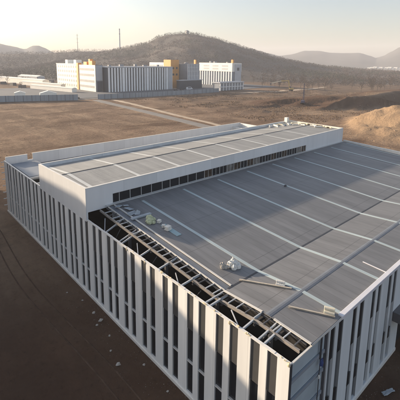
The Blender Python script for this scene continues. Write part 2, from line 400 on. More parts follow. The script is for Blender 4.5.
# ------------------------------------------------------------------ the factory in front
W, LN = 73.2, 73.8
RY = [(0, 11.78), (4.3, 11.95), (9.6, 11.6), (33.3, 13.08)]
def zr(y):
    for (a, p), (c_, q) in zip(RY[:-1], RY[1:]):
        if y <= c_: return p+(q-p)*(y-a)/(c_-a)
    return RY[-1][1]
fac = empty('factory_building', (0,0,0), 'large unfinished factory with white striped walls and grey metal roof in the foreground', 'building')
def part(mb, name, material, parent=fac, **k): return mb.build(name, material, parent, **k)

# long side wall: piers, header, base; windows between
pairs = [2.45+4.0*k for k in range(18)]
opens = []
for c_ in pairs: opens += [(c_-1.32, c_-0.37), (c_+0.37, c_+1.32)]
opens = [o for o in opens if o[1] < LN-0.6]
mb = MB(); e0 = 0.0
for a, b_ in opens+[(LN, LN)]:
    if b_ > e0: mb.box(0, 0.2, e0, a, 0.35, 11.62)
    e0 = b_
mb.box(0, 0.2, 0, LN, 11.62, 11.72)
for a, b_ in opens: mb.box(0.003, 0.2, a, b_, 0.35, 0.62)
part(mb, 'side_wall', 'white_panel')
mb = MB(); mb.box(-0.10, 0.36, -0.05, LN+.1, 0.0, 0.35); part(mb, 'plinth', 'coping')
mb = MB()
y = 0.0
while y < 33.2:
    l = random.uniform(0.9, 2.4); t = min(33.3, y+l)
    mb.box(-0.03-random.uniform(0,.015), 0.21, y, t-0.015, 11.72, 11.765+random.choice((0, 0, 0.02, 0.05)))
    y = t
part(mb, 'coping', 'coping')
mb = MB(); mb.box(-0.04, 0.22, 51.7, LN, 11.72, 11.80); part(mb, 'coping', 'coping')
for k in range(24):
    yy = random.uniform(0.2, 25)*random.choice((1, .6, 1))
    mb = MB(); mb.lump((random.uniform(-0.03, 0.15), yy, 11.73), (random.uniform(.05,.11), random.uniform(.08,.30), random.uniform(.03,.10)), k, .7)
    part(mb, 'sealant_foam', 'foam')
for c_ in (0.1, 6.1, 22.8, 19.0):
    mb = MB(); mb.lump((-.02, c_, 11.5), (.07, .13, .22), c_, .5); part(mb, 'sealant_foam', 'foam')
for i, (a, b_) in enumerate(opens):
    hi = 11.62; low = 7.75 if i % 2 else 7.95
    mb = MB(); mb.box(0.10, 0.16, a, b_, low, hi)
    mb.box(0.16, 0.26, a, a+0.05, 0.62, low); mb.box(0.16, 0.26, b_-0.05, b_, 0.62, low); mb.box(0.16, 0.26, a+0.05, b_-0.05, low-.06, low)
    win = part(mb, 'window', 'grey_panel')
    mb = MB(); mb.box(0.20, 0.225, a+0.05, b_-0.05, 4.20, low-.06); part(mb, 'upper_pane', 'glass', win)
    mb = MB(); mb.box(0.02, 0.26, a, b_, 4.06, 4.20); part(mb, 'sill', 'sill', win)
    mb = MB(); mb.box(0.15, 0.175, a, b_, 0.62, 4.06); part(mb, 'lower_pane', 'glass', win)
# end wall facing the camera's right
ec = [7.1+4.08*k for k in range(16)]
eop = []
for c_ in ec: eop += [(c_-1.12, c_-0.28), (c_+0.28, c_+1.12)]
DOOR0, DOOR1 = 22.7, 31.4
eop = [o for o in eop if o[1] < DOOR0-.2 or (o[0] > DOOR1+.4 and o[1] < W-.5)]
mb = MB(); e0 = 5.75
for a, b_ in eop+[(W, W)]:
    if e0 < DOOR0 < a:
        mb.box(e0, DOOR0, 0, 0.3, 0.35, 11.45); mb.box(DOOR1, a, 0, 0.3, 0.35, 11.45)
    else: mb.box(e0, a, 0, 0.3, 0.35, 11.45)
    e0 = b_
mb.box(DOOR0, DOOR1, 0, 0.3, 6.3, 11.45)
mb.box(DOOR0, DOOR0+.3, 0.3, 3.2, 0.35, 6.3); mb.box(DOOR1-.3, DOOR1, 0.3, 3.2, 0.35, 6.3)
mb.box(5.75, W, 0, 0.3, 11.45, 11.58)
for a, b_ in eop: mb.box(a, b_, 0.003, 0.3, 0.35, 0.62)
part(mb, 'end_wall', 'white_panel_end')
mb = MB(); mb.box(5.75, DOOR0, -0.09, 0.3, 0, 0.35); mb.box(DOOR1, W, -.09, .3, 0, .35); part(mb, 'plinth', 'coping')
for i, (a, b_) in enumerate(eop):
    top = 11.45; ub = 8.25
    mb = MB(); ub -= .75*((i//2) % 2); mb.box(a, b_, 0.24, 0.29, 4.32, ub); mb.box(a, b_, 0.24, 0.29, 0.62, 2.98)
    win = part(mb, 'window', 'light_infill')
    mb = MB(); mb.box(a, b_, 0.08, 0.105, ub, top); part(mb, 'upper_pane', 'glass', win)
    mb = MB(); mb.box(a, b_, 0.08, 0.105, 2.98, 4.32); part(mb, 'lower_pane', 'glass', win)
mb = MB(); mb.box(DOOR0+.3, DOOR1-.3, 3.0, 3.2, 0.1, 6.3); dr = part(mb, 'entrance_doors', 'glass')
mb = MB()
for k in range(6): mb.box(DOOR0+.3+k*1.5, DOOR0+.42+k*1.5, 2.94, 2.998, .1, 6.3)
part(mb, 'door_frame', 'steel_dark', dr)
mb = MB(); mb.box(20.5, 33, -3.4, -0.004, 5.0, 6.15); bevel(part(mb, 'canopy', 'steel_dark'), .06)
# bare corner bay: liner sheets with girts, two posts
mb = MB(); mb.box(0.34, 5.3, 0.16, 0.22, 0.05, 11.5); part(mb, 'liner_sheet', 'liner')
for z in (1.2, 3.6, 5.9, 8.1, 9.9):
    mb = MB(); mb.bar((0.34, 0.07, z), (5.2, 0.07, z), 0.12, 0.30); part(mb, 'girt', 'bluegrey_wall')
mb = MB(); mb.box(4.35, 4.55, -0.06, 0.02, 9.6, 11.6); mb.box(4.43, 4.49, -.05, .0, 0.1, 9.6); part(mb, 'post', 'gutter_dark')
mb = MB(); mb.box(5.3, 5.72, 0.10, 0.3, 0.05, 11.5); part(mb, 'post', 'gutter_dark')
mb = MB(); mb.box(0.30, 5.75, 0.0, 0.14, 11.5, 11.60); part(mb, 'edge_trim', 'bright_trim')
mb = MB(); mb.box(0.0, 0.3, -0.03, -0.002, 0.35, 11.6); part(mb, 'corner_trim', 'gutter_dark')
# far walls
mb = MB(); mb.box(W-.3, W, 0.3, LN-.3, 0, 11.6); mb.box(W-.25, W+.35, 0.0, 33.4, 11.6, 13.0 ) if False else None
part(mb, 'gable_wall', 'white_panel')
mb = MB(); mb.add([(W-.1,-.05,11.6),(W+.45,-.05,11.6),(W+.45,33.3,12.6),(W-.1,33.3,12.6),(W-.1,-.05,12.12),(W+.45,-.05,12.12),(W+.45,33.3,13.45),(W-.1,33.3,13.45)],
   [(0,3,2,1),(4,5,6,7),(0,1,5,4),(1,2,6,5),(2,3,7,6),(3,0,4,7)]); part(mb, 'verge_flashing', 'coping')
mb = MB(); mb.box(0.3, 4.85, LN-.3, LN, 0, 12.45); mb.box(4.85, 6.0, LN-.3, LN, 0, 11.2); mb.box(6.0, 76.8, LN-.3, LN, 0, 12.52)
part(mb, 'rear_wall', 'block_panel')
mb = MB(); mb.box(5.95, 76.85, LN-.34, LN+.03, 12.52, 12.60); mb.box(.3, 4.9, LN-.34, LN+.03, 12.45, 12.53); part(mb, 'coping', 'coping')
mb = MB(); mb.box(76.5, 76.8, 51.8, LN-.3, 0, 12.52); mb.box(W, 76.5, 51.5, 51.8, 0, 12.4); part(mb, 'annexe_wall', 'white_panel')
for z in (1.5, 3, 4.5, 6, 7.5, 9, 10.3, 11.4):
    mb = MB(); mb.bar((-0.02, LN+.30, z), (-0.55, LN+.45, z), 0.14, 0.14); mb.bar((0.15, LN+.003, z), (0.15, LN+.7, z), .14, .14); part(mb, 'girt', 'steel_pale')
mb = MB(); mb.box(4.0, 76.4, 51.7, LN-.35, 9.95, 10.10); part(mb, 'rear_roof', 'roof_sheet')
mb = MB(); mb.box(0.4, 3.2, 51.8, 53.4, 10.5, 10.7); part(mb, 'walkway', 'steel_pale')
for yy in (56, 60): mb = MB(); mb.bar((.5, yy, 10.9), (4.5, yy+.5, 10.9), .3, .3); part(mb, 'cross_beam', 'steel_pale')
mb = MB(); mb.box(1.2, 6.5, 61, 72.6, 10.2, 11.0); part(mb, 'rear_plant_deck', 'bluegrey_wall')

# main roof
RX0, RX1, RXU = 2.95, W-.12, 4.05
mb = MB()
ys = [0.02, 2, 4.3, 6.5, 9.6, 15, 21, 27, 33.28]
ed = lambda y: RXU
vs = []; 
for y in ys:
    vs += [(ed(y), y, zr(y)), (RX1, y, zr(y)), (ed(y), y, zr(y)-0.12), (RX1, y, zr(y)-0.12)]
fs = []
for i in range(len(ys)-1):
    a, b_ = 4*i, 4*i+4
    fs += [(a, a+1, b_+1, b_), (a+3, a+2, b_+2, b_+3), (a+2, a, b_, b_+2), (a+1, a+3, b_+3, b_+1)]
fs += [(0, 2, 3, 1), (4*len(ys)-4, 4*len(ys)-3, 4*len(ys)-1, 4*len(ys)-2)]
mb.add(vs, fs); part(mb, 'main_roof', 'roof_sheet')
def rooftop(mb, x0, x1, y0, y1, up_, th=0.03):
    """thin sheet lying on the roof, following its folds"""
    yy = [y0]+[q for q, _ in RY if y0 < q < y1]+[y1]
    vs = []
    for y in yy: vs += [(x0, y, zr(y)+up_), (x1, y, zr(y)+up_), (x0, y, zr(y)+up_-th), (x1, y, zr(y)+up_-th)]
    fs = [(0, 2, 3, 1), (4*len(yy)-4, 4*len(yy)-3, 4*len(yy)-1, 4*len(yy)-2)]
    for i in range(len(yy)-1):
        a, b_ = 4*i, 4*i+4
        fs += [(a, a+1, b_+1, b_), (a+2, a, b_, b_+2), (a+1, a+3, b_+3, b_+1)]
    return mb.add(vs, fs)
rooftop(MB(), RX0, RXU+.01, 0.02, 9.6, -0.004, .11).build('lower_roof_sheet', 'roof_sheet', fac)
for k in range(9):
    x = 8.2+7.98*k
    if x+.5 > RX1: break
    part(rooftop(MB(), x-.22, x+.22, 0.1, 31.8, 0.035), 'skylight_strip', 'skylight')
mb = MB(); vs = []
for x in (RX0-.02, RX1):
    vs += [(x, 4.0, zr(4.0)+.015), (x, 4.2, zr(4.2)+.04), (x, 4.4, zr(4.4)+.04), (x, 4.6, zr(4.6)+.015)]
mb.add(vs, [(0,1,5,4),(1,2,6,5),(2,3,7,6),(3,2,1,0),(4,5,6,7)]); part(mb, 'ridge_cap', 'ridge_metal')
part(rooftop(MB(), RX0+.5, RX1, 9.48, 9.68, 0.02), 'valley_gutter', 'gutter_dark')
mb = MB()
for a, b_ in zip([.05, 4.95], [3.65, 9.6]):
    rooftop(mb, RX0-.10, RX0+.10, a, b_, 0.05, 0.10)
part(mb, 'roof_edge_trim', 'bright_trim')
part(rooftop(MB(), RXU-.06, RXU+.12, 9.75, 32.9, 0.06, 0.12), 'roof_edge_trim', 'bright_trim')
part(rooftop(MB(), 3.16, RXU-.07, 9.7, 32.9, -0.10, 0.05), 'edge_gutter', 'ridge_metal')
mb = rooftop(MB(), 3.05, 3.15, 9.7, 32.9, 0.0, 0.18)
part(mb, 'roof_edge_trim', 'bright_trim')
mb = MB(); mb.box(7.75, W-.1, -0.12, 0.34, 11.585, 11.93); bevel(part(mb, 'eave_flashing', 'fascia'), .03)
mb = MB(); mb.box(RX0, 7.75, -0.03, 0.14, 11.602, 11.76); part(mb, 'eave_flashing', 'bright_trim')

# open strip between wall and roof edge: rails, rungs, beams, posts, braces
for x, mtl, wd, dz in ((1.86, 'steel_rust', 0.205, -.30), (2.86, 'steel_dark', .1, -.24)):
    mb = MB(); pts = [(x, 0.4), (x, 4.3), (x, 9.6), (x, 33.0)]
    for (xa, a), (xb, b_) in zip(pts[:-1], pts[1:]):
        mb.ibeam((xa, a, zr(a)+dz), (xb, b_, zr(b_)+dz), wd, 0.26 if wd > .2 else .16)
    part(mb, 'edge_rail', mtl)
y = 0.9
while y < 32.5:
    mb = MB(); mb.bar((1.86, y, zr(y)-.10), (3.1, y, zr(y)-.10), 0.09, 0.10); part(mb, 'rung', 'steel_pale' if int(y*7) % 3 else 'steel_dark'); y += 1.02
for k, y in enumerate((2.7, 4.95, 9.0, 13.1, 17.0, 20.6, 24.6, 28.6)):
    mb = MB(); mb.ibeam((0.3, y, min(11.5, zr(y)-.2)), (3.1, y+.05, zr(y)-.17), 0.14, 0.18)
    part(mb, 'cross_beam', 'steel_pale')
    mb = MB(); mb.ibeam((1.9, y+.05, zr(y)-.75), (8.5, y+.1, zr(y)-.75), .2, .3); part(mb, 'rafter', 'steel_dark')
    if k in (0, 2, 6):
        mb = MB(); mb.ibeam((0.3, y+.62, min(11.5, zr(y)-.2)), (3.1, y+.66, zr(y)-.17), 0.12, 0.16); part(mb, 'cross_beam', 'steel_pale')
    if k % 2 == 0:
        mb = MB(); mb.box(1.55, 1.88, y+.2, y+.5, 0.05, zr(y)-.46); part(mb, 'column', 'steel_dark')
    if k % 2 == 1:
        mb = MB(); mb.bar((0.35, y+.3, 11.3), (1.55, y+2.4, zr(y)-.5), .09, .09); part(mb, 'brace', 'steel_pale')
        mb = MB(); mb.bar((0.5, y-.2, 8.6), (1.6, y-1.6, zr(y)-.6), .08, .08); part(mb, 'brace', 'steel_dark')
for z in (3.9, 7.9):
    mb = MB(); mb.ibeam((0.75, 0.5, z), (0.75, 33, z), .3, .35); part(mb, 'floor_beam', 'steel_dark')
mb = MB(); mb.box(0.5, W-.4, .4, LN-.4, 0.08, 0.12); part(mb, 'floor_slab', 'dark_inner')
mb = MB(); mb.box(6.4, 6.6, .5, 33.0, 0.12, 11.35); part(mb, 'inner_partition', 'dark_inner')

# raised block with clerestory
BY0, BY1, BX1 = 33.4, 51.6, 72.75
zt = lambda x: 16.22+0.5*x/BX1
mb = MB()
mb.add([(-.03,BY0,11.45),(.25,BY0,11.45),(.25,BY1,11.45),(-.03,BY1,11.45),(-.03,BY0,16.22),(.25,BY0,16.22),(.25,BY1,15.78),(-.03,BY1,15.78)],
       [(0,3,2,1),(4,5,6,7),(0,1,5,4),(1,2,6,5),(2,3,7,6),(3,0,4,7)])
part(mb, 'block_side_wall', 'block_panel')
def slab_x(mb, x0, x1, y0, y1, z0, z1a, z1b):
    return mb.add([(x0,y0,z0),(x1,y0,z0),(x1,y1,z0),(x0,y1,z0),(x0,y0,z1a),(x1,y0,z1b),(x1,y1,z1b),(x0,y1,z1a)],
                  [(0,3,2,1),(4,5,6,7),(0,1,5,4),(1,2,6,5),(2,3,7,6),(3,0,4,7)])
CW0, CW1 = 4.1, 55.1
mb = MB()
slab_x(mb, .252, CW0, BY0, BY0+.25, 12.75, zt(0), zt(CW0)); slab_x(mb, CW0, CW1, BY0, BY0+.25, 14.62, zt(CW0), zt(CW1)); slab_x(mb, CW1, BX1, BY0, BY0+.25, 10.6, zt(CW1), zt(BX1))
mb.box(CW0, CW1, BY0, BY0+.25, 10.6, 13.14)
part(mb, 'block_front_wall', 'block_panel')
mb = MB(); slab_x(mb, BX1-.25, BX1, BY0+.25, BY1, 11.6, 16.72, 16.72); part(mb, 'block_end_wall', 'cream_wall')
mb = MB(); mb.add([(.25,BY1-.25,11.5),(BX1-.25,BY1-.25,11.5),(BX1-.25,BY1,11.5),(.25,BY1,11.5),(.25,BY1-.25,15.78),(BX1-.25,BY1-.25,16.35),(BX1-.25,BY1,16.35),(.25,BY1,15.78)],
       [(0,3,2,1),(4,5,6,7),(0,1,5,4),(1,2,6,5),(2,3,7,6),(3,0,4,7)]); part(mb, 'block_rear_wall', 'block_panel')
mb = MB(); slab_x(mb, -.06, BX1+.03, BY0-.04, BY0+.30, 16.15, 16.30, 16.80); mb.v[-8:] = [(-.06,BY0-.04,16.222),(BX1+.03,BY0-.04,16.722),(BX1+.03,BY0+.3,16.722),(-.06,BY0+.3,16.222),(-.06,BY0-.04,16.29),(BX1+.03,BY0-.04,16.79),(BX1+.03,BY0+.3,16.79),(-.06,BY0+.3,16.29)]
mb.bar((.11, BY0+.3, 16.25), (.11, BY1, 15.82), .34, .07)
mb.bar((BX1-.12, BY0+.3, 16.755), (BX1-.12, BY1, 16.755), .32, .06)
mb.bar((0.28, BY1-.12, 15.815), (BX1-.3, BY1-.12, 16.38), .32, .07)
part(mb, 'coping', 'coping')
mb = MB(); mb.box(2.95, BX1, BY0-.36, BY0-.003, 13.06, 13.16); part(mb, 'clerestory_sill', 'sill')
x = CW0; i = 0
while x < CW1-.2:
    wd = min([1.1, 1.85, 2.0, 1.9, 2.1, 1.6][i % 6] if i < 6 else 1.93, CW1-x)
    mb = MB(); mb.box(x, x+.07, BY0+.04, BY0+.12, 13.14, 14.62); mb.box(x+.07, x+wd, BY0+.04, BY0+.12, 13.14, 13.20); mb.box(x+.07, x+wd, BY0+.04, BY0+.12, 14.56, 14.62)
    if i > 9: mb.box(x+wd*.5, x+wd*.5+.04, BY0+.05, BY0+.11, 13.2, 14.56)
    win = part(mb, 'clerestory_window', 'sill')
    mb = MB(); mb.box(x+.07, x+wd, BY0+.16, BY0+.185, 13.20, 14.56); part(mb, 'pane', 'glass' if i < 9 or i % 3 == 0 else ('glass_warm_reflection', 'glass_pale', 'glass_warm_reflection', 'glass')[(i*5) % 4], win)
    x += wd; i += 1
# block roof: front slope up to a ridge, rear slope down to the back parapet
def zb(x, y): 
    s = 0.5*x/BX1
    if y <= 42.3: return 15.93+0.12*(y-33.6)/8.7+s
    return 16.05-0.85*(y-42.3)/9.1+s
mb = MB(); ys = [BY0+.255, 42.3, BY1-.26]; vs = []
for y in ys: vs += [(.26, y, zb(.26, y)), (BX1-.26, y, zb(BX1, y))]
mb.add(vs, [(0,1,3,2),(2,3,5,4)]); part(mb, 'block_roof', 'block_roof')
for k in range(9):
    x = 1.3+8.1*k
    if x > 66: break
    mb = MB(); vs = []
    for y in ys:
        for xx in (x-.3, x+.3): vs.append((xx, y, zb(xx, y)+.03))
    mb.add(vs, [(0,1,3,2),(2,3,5,4)]); part(mb, 'skylight_strip', 'skylight_white')
mb = MB(); mb.bar((.3, 42.3, zb(0, 42.3)+.03), (BX1-.3, 42.3, zb(BX1, 42.3)+.03), .16, .06); part(mb, 'ridge_cap', 'grey_panel')

# ------------------------------------------------------------------ things lying on the roof
def heap_of(name, label, cat, lumps, material, group=None):
    mb = MB(); c0 = lumps[0][0]
    for i, (c_, r) in enumerate(lumps): mb.lump(c_, r, i*3.1+len(label), .42, nu=14, nv=9)
    return tag(mb.build(name, material, loc=c0), label, cat, group)
z0 = lambda x, y: (x, y, zr(y)+.02)
heap_of('sack_pile', 'big heap of white sacks on the grey roof beside the valley gutter', 'sacks',
        [(z0(6.4,11.45),(.36,.3,.36)), (z0(6.85,11.75),(.36,.32,.5)), (z0(6.35,11.95),(.34,.36,.5)), (z0(6.9,11.3),(.3,.26,.3)), (z0(6.75,12.05),(.3,.3,.6)), (z0(7.2,11.6),(.26,.24,.28)), ((6.6,11.8,zr(11.8)+.42),(.3,.26,.25))], 'white_bag')
heap_of('sack', 'small grey white sack left of the big white sack heap', 'sack', [(z0(5.5,12.35),(.28,.28,.45)), (z0(5.75,12.05),(.25,.2,.3))], 'rubble')
def long_bar(name, label, a, b_, wd, h, material, cat):
    mb = MB(); a = Vector((*a, zr(a[1])+.02+h/2)); b_ = Vector((*b_, zr(b_[1])+.02+h/2))
    if a.y > 4.3 and b_.y < 4.3: pass
    o = mb.ibeam(a, b_, wd, h); return tag(mb.build(name, material, loc=tuple(a)), label, cat)
long_bar('steel_purlin', 'long tan steel purlin lying between the white sacks and the ridge cap', (5.35, 9.8), (7.75, 5.15), .15, .13, 'timber', 'beam')
long_bar('steel_purlin', 'tan steel purlin lying nearest the open corner of the roof', (5.2, 3.75), (7.25, .35), .16, .13, 'timber', 'beam')
def roll(label, c_, d, l, r, material):
    mb = MB(); d = Vector((*d, 0)).normalized()
    for k, off in enumerate(((-.5, 0), (.5, 0), (0, 1))):
        s = Vector((-d.y, d.x, 0))*off[0]*r*1.9
        base = Vector((c_[0], c_[1], zr(c_[1])+r+.02+off[1]*r*1.6))+s
        pts = [base-d*l/2, base-d*l/2*.96, base+d*l/2*.96, base+d*l/2]
        mb.tube(pts, [r*.75, r, r, r*.75], 10)
    return tag(mb.build('insulation_roll', material, loc=(c_[0], c_[1], zr(c_[1]))), label, 'roll')
roll('white wrapped bundle on the purlin near the ridge cap', (7.55, 6.3), (.5, -1), 0.85, .15, 'white_bag')
roll('cream wrapped bundle beside the nearest purlin at the eave', (7.35, .95), (.5, -1), 0.9, .17, 'cream_pack')
mb = MB(); mb.bar((18.1, 2.85, zr(2.85)+.05), (18.05, .3, zr(.3)+.05), .1, .08); tag(mb.build('flashing_strip', 'fascia', loc=(18.1, 1.5, zr(1.5))), 'thin white metal flashing strip lying at the right eave', 'strip')
heap_of('tarpaulin', 'crumpled green tarpaulin bundle near the upper roof edge', 'tarpaulin', [(z0(5.25,25.6),(.55,.5,.34)), (z0(5.55,26.1),(.5,.5,.42)), (z0(4.95,25.25),(.4,.34,.25)), (z0(5.85,25.7),(.34,.4,.28)), (z0(5.4,25.0),(.3,.3,.2))], 'tarp_green')
def crate(label, x, y, s, rz, material='white_bag'):
    mb = MB(); h = s*.75
    for k in range(3):
        t = h*k/3; mb.box(-s/2+.03*(k % 2), s/2-.02*k, -s*.42, s*.42-.03*(k % 2), t, t+h/3-.02)
    o = mb.build('packet', material); o.location = (x, y, zr(y)+.02); o.rotation_euler.z = rz; bevel(o, .04)
    return tag(o, label, 'packet', 'white packets beside the green tarpaulin')
crate('white packet closest to the green tarpaulin', 6.1, 24.7, .55, .4); crate('middle white packet between two others by the tarpaulin', 5.8, 23.35, .5, .9); crate('large white packet next to the teal sheet', 5.85, 22.45, .75, .2)
mb = MB(); rooftop(mb, 5.75, 6.5, 20.5, 23.9, .06, .05); tag(mb.build('metal_sheet', 'teal_sheet', loc=(6.1, 22, zr(22))), 'narrow teal sheet lying down the roof below the white packets', 'sheet')
mb = MB(); mb.bar((3.6, 27.5, zr(27.5)+.12), (6.6, 27.4, zr(27.4)+.12), .5, .18); tag(mb.build('board_stack', 'grey_scrap', loc=(5, 27.4, zr(27.4))), 'pale grey boards stacked across the roof edge above the tarpaulin', 'boards')
for i, (x, y, lab) in enumerate(((4.6, 28.9, 'flat'), (5.3, 28.7, 'peaked'), (4.9, 30.4, 'broad'), (5.1, 31.5, 'small'), (4.15, 31.8, 'corner'))):
    lbl = ('flat grey sheet offcut just above the stacked grey boards', 'pale peaked cover among the roof debris above the boards', 'broad grey sheet offcut halfway up to the clerestory', 'small grey offcut near the clerestory sill', 'grey offcut at the top roof corner against the raised block')[i]
    mb = MB()
    s = (.7, .6, .65, .4, .5)[i]
    if i == 1: mb.add([(-s,-s*.6,0),(s,-s*.6,0),(s,s*.6,0),(-s,s*.6,0),(-.1,0,.55)], [(3,2,1,0),(0,1,4),(1,2,4),(2,3,4),(3,0,4)])
    else:
        for k in range(3): mb.bar((-s, -.3+.25*k, .06+.05*k), (s*.8, -.2+.22*k, .10+.06*k), .3, .04)
    o = mb.build('sheet_offcut', 'grey_scrap'); o.location = z0(x, y); o.rotation_euler.z = i*.9; tag(o, lbl, 'offcut')
heap_of('tool_bag', 'tiny dark bag alone on the shaded upper roof', 'bag', [(z0(31.8,22.8),(.3,.18,.14))], 'gutter_dark')
o = heap_of('tool_bag', 'blue bag hanging on the bare post of the corner bay', 'bag', [((4.45,-.18,9.05),(.16,.14,.5))], 'blue_bag')
heap_of('rag', 'small white rag tied below the blue bag', 'rag', [((4.3,-.12,7.9),(.1,.08,.22))], 'white_bag')
# stuff left on the far end of the raised block
lst = [(62.5, 49.3, 2.2, 'white'), (65.2, 49.8, 1.3, 'white'), (67.5, 50.2, 2.6, 'cream'), (70.5, 46.5, 2.4, 'cream'), (71.0, 42.0, 2.0, 'cream'), (68.5, 47.0, .9, 'grey'), (69.3, 43.2, 1.0, 'white'), (69.6, 38.6, 1.6, 'white'), (66.4, 47.4, .8, 'grey'), (70.8, 36.4, 1.3, 'cream'), (63.8, 48.2, 1.6, 'white'), (66.2, 50.6, 1.8, 'cream'), (69.2, 50.4, 2.2, 'cream'), (70.2, 48.6, 1.4, 'white'), (71.2, 44.2, 2.1, 'cream'), (70.0, 40.4, 1.5, 'white'), (69.0, 45.4, 1.2, 'white'), (71.3, 39.2, 2.4, 'cream'), (64.6, 50.8, 1.4, 'white')]
for i, (x, y, s, cc) in enumerate(lst):
    mb = MB(); z = zb(x, min(y, 51))+.02
    for k in range(2):
        a = .3+i*.7+k*.3; d = Vector((math.cos(a), math.sin(a), 0))
        if i in (3, 4, 9, 14, 17): d = Vector((0, 1, 0))
        mb.tube([Vector((x, y+.5*k, z+.2))-d*s/2, Vector((x, y+.5*k, z+.2))+d*s/2], .2, 7)
    o = mb.build('insulation_roll', {'white': 'white_bag', 'cream': 'cream_pack', 'grey': 'grey_scrap'}[cc], loc=(x, y, z))
    tag(o, 'wrapped insulation roll dumped at the far end of the raised roof', 'roll', 'insulation rolls at the far end of the raised roof')
mb = MB(); mb.box(71.4, 72.3, 50.2, 51.2, zb(72, 51), 17.6); tag(bevel(mb.build('vent_cowl', 'white_wall', loc=(71.8, 50.7, 15.5)), .05), 'white boxy vent at the far rear corner of the raised roof', 'vent')
for i, (x, y) in enumerate(((.2, 14.6), (.2, 9.3), (.25, 31.6))): pass

# bits on the ground
for i, (x, y, s) in enumerate(((-1.3,29.6,.22), (-1.3,27.6,.28), (-2.1,27.1,.2), (-1.8,24.4,.16), (-1.3,33.1,.15), (-3.3,19.7,.3), (-1.2,13.3,.14), (-2.2,36.3,.14), (-2.9,22.1,.15), (-1.1,17.8,.16))):
    mb = MB(); mb.lump((0,0,0), (s, s*.8, s*.6), i*2.3, .6, nu=7, nv=5)
    o = mb.build('rubble_chunk', 'rubble'); o.location = (x, y, H(x, y)); tag(o, 'pale chunk of rubble on the dark soil along the long wall', 'rubble', 'rubble chunks along the long wall')
mb = MB(); vs = []; n = 9
for j in range(n):
    for i in range(n):
        u, v = i/(n-1)-.5, j/(n-1)-.5
        vs.append((u*1.5, v*.45+.12*math.sin(u*4), .05+.14*noise.noise(Vector((u*5, v*5, 1)))+.1))
mb.add(vs, [(j*n+i, j*n+i+1, (j+1)*n+i+1, (j+1)*n+i) for j in range(n-1) for i in range(n-1)])
o = mb.build('plastic_sheet', 'grey_scrap', smooth=True); o.location = (15.9, -1.9, .02); o.rotation_euler.z = -.5
so_ = o.modifiers.new('solid', 'SOLIDIFY'); so_.thickness = .02
tag(o, 'crumpled pale plastic sheet on dark ground below the end wall', 'plastic sheet')

# ------------------------------------------------------------------ unseen shed added off to the left to shade the long wall
nb = empty('added_shade_shed', (-45, 90, 0), 'unseen grey gabled shed added left of the white factory to shade it', 'building')
def shed(mb, x0, x1, y0, y1, ze, zp, yp):
    mb.add([(x0,y0,0),(x1,y0,0),(x1,y1,0),(x0,y1,0),(x0,y0,ze),(x1,y0,ze),(x1,y1,ze),(x0,y1,ze),(x0,yp,zp),(x1,yp,zp)],
           [(0,1,5,4),(2,3,7,6),(1,2,6,9,5),(3,0,4,8,7),(0,3,2,1),(4,5,9,8),(6,7,8,9)])
mb = MB(); shed(mb, -49.7+10, -20+45-45+0, 0, 0, 0, 0, 0) if False else None
mb.add([(-25,-35,0),(25,-35,0),(25,60,0),(-25,60,0),(-25,-35,20.6),(25,-35,20.6),(25,60,25.2),(-25,60,25.2),(-25,-2,28.2),(25,-2,28.2)],
       [(0,1,5,4),(2,3,7,6),(1,2,6,9,5),(3,0,4,8,7),(0,3,2,1)])
mb.build('wall', 'grey_wall', nb)
mb = MB(); mb.add([(-25.4,-35.6,20.55),(25.4,-35.6,20.55),(25.4,-2,28.35),(-25.4,-2,28.35),(25.4,60.5,25.3),(-25.4,60.5,25.3)], [(0,1,2,3),(3,2,4,5)])
mb.build('roof', 'roof_sheet', nb)

# ------------------------------------------------------------------ distant works
def rows_of_windows(par, face, a0, a1, z0_, z1_, n, wfrac, off, proud=.12, name='window', material='far_glass', hfrac=1.0):
    for k in range(n):
        s = (a1-a0)/n; c_ = a0+s*(k+.5); hw = s*wfrac/2
        mb = MB()
        if face == 'x': mb.box(off-proud, off+.2, c_-hw, c_+hw, z0_, z1_)
        else: mb.box(c_-hw, c_+hw, off-proud, off+.2, z0_, z1_)
        mb.build(name, material, par)
# cream office block, lit flank towards us
b1 = empty('office_block', (0,0,0), 'cream five storey block at the far left of the distant works, two white roof boxes', 'building')
mb = MB(); mb.box(164.3, 184, 399, 462, 0, 28.8); mb.build('wall', 'cream_wall', b1)
mb = MB(); mb.box(163.9, 184.4, 398.6, 462.4, 28.8, 29.5); mb.build('parapet', 'white_wall', b1)
for yy in (412, 436):
    mb = MB(); mb.box(168, 175, yy, yy+7, 29.5, 34); bevel(mb.build('roof_box', 'white_wall', b1), .1)
for r_ in range(5): rows_of_windows(b1, 'x', 402, 459, 3+5.4*r_, 5.6+5.4*r_, 9, .5, 164.3, .05, material='grey_wall')
b2 = empty('office_block', (0,0,0), 'cream block with orange roof structures and entrance front greyed for shade in the distant works', 'building')
mb = MB(); mb.box(164.3, 172.6, 356.9, 398.5, 0, 28.6); mb.build('wall', 'cream_wall', b2)
for z in (4, 10, 16.5, 22.6):
    mb = MB(); mb.box(164.18, 164.5, 360, 396, z, z+2.4); mb.build('window_band', 'grey_wall', b2)
    for q in range(4):
        pass
mb = MB(); mb.box(163.6, 168, 397.4, 401.6, 0, 30.6); mb.build('orange_pier', 'orange_wall', b2)
mb = MB(); mb.box(164.32, 172.62, 356.7, 356.9, 0, 28.8); mb.build('shaded_front_wall', 'grey_wall', b2)  # shade on the front put in as a grey sheet over the cream
mb = MB(); mb.box(164.6, 172.3, 356.5, 356.7, 12.5, 28.0); mb.build('front_window', 'pale_grey_wall', b2)
mb = MB(); mb.box(166, 172.2, 356.45, 356.7, 0.5, 11.5); mb.build('entrance', 'far_glass', b2)
for (x, y0, y1, z1) in ((165.5, 366, 371, 33), (167, 374, 378, 35), (166, 380, 388, 32)):
    mb = MB(); mb.box(x, x+4, y0, y1, 28.6, z1); mb.build('roof_tower', 'orange_wall', b2)
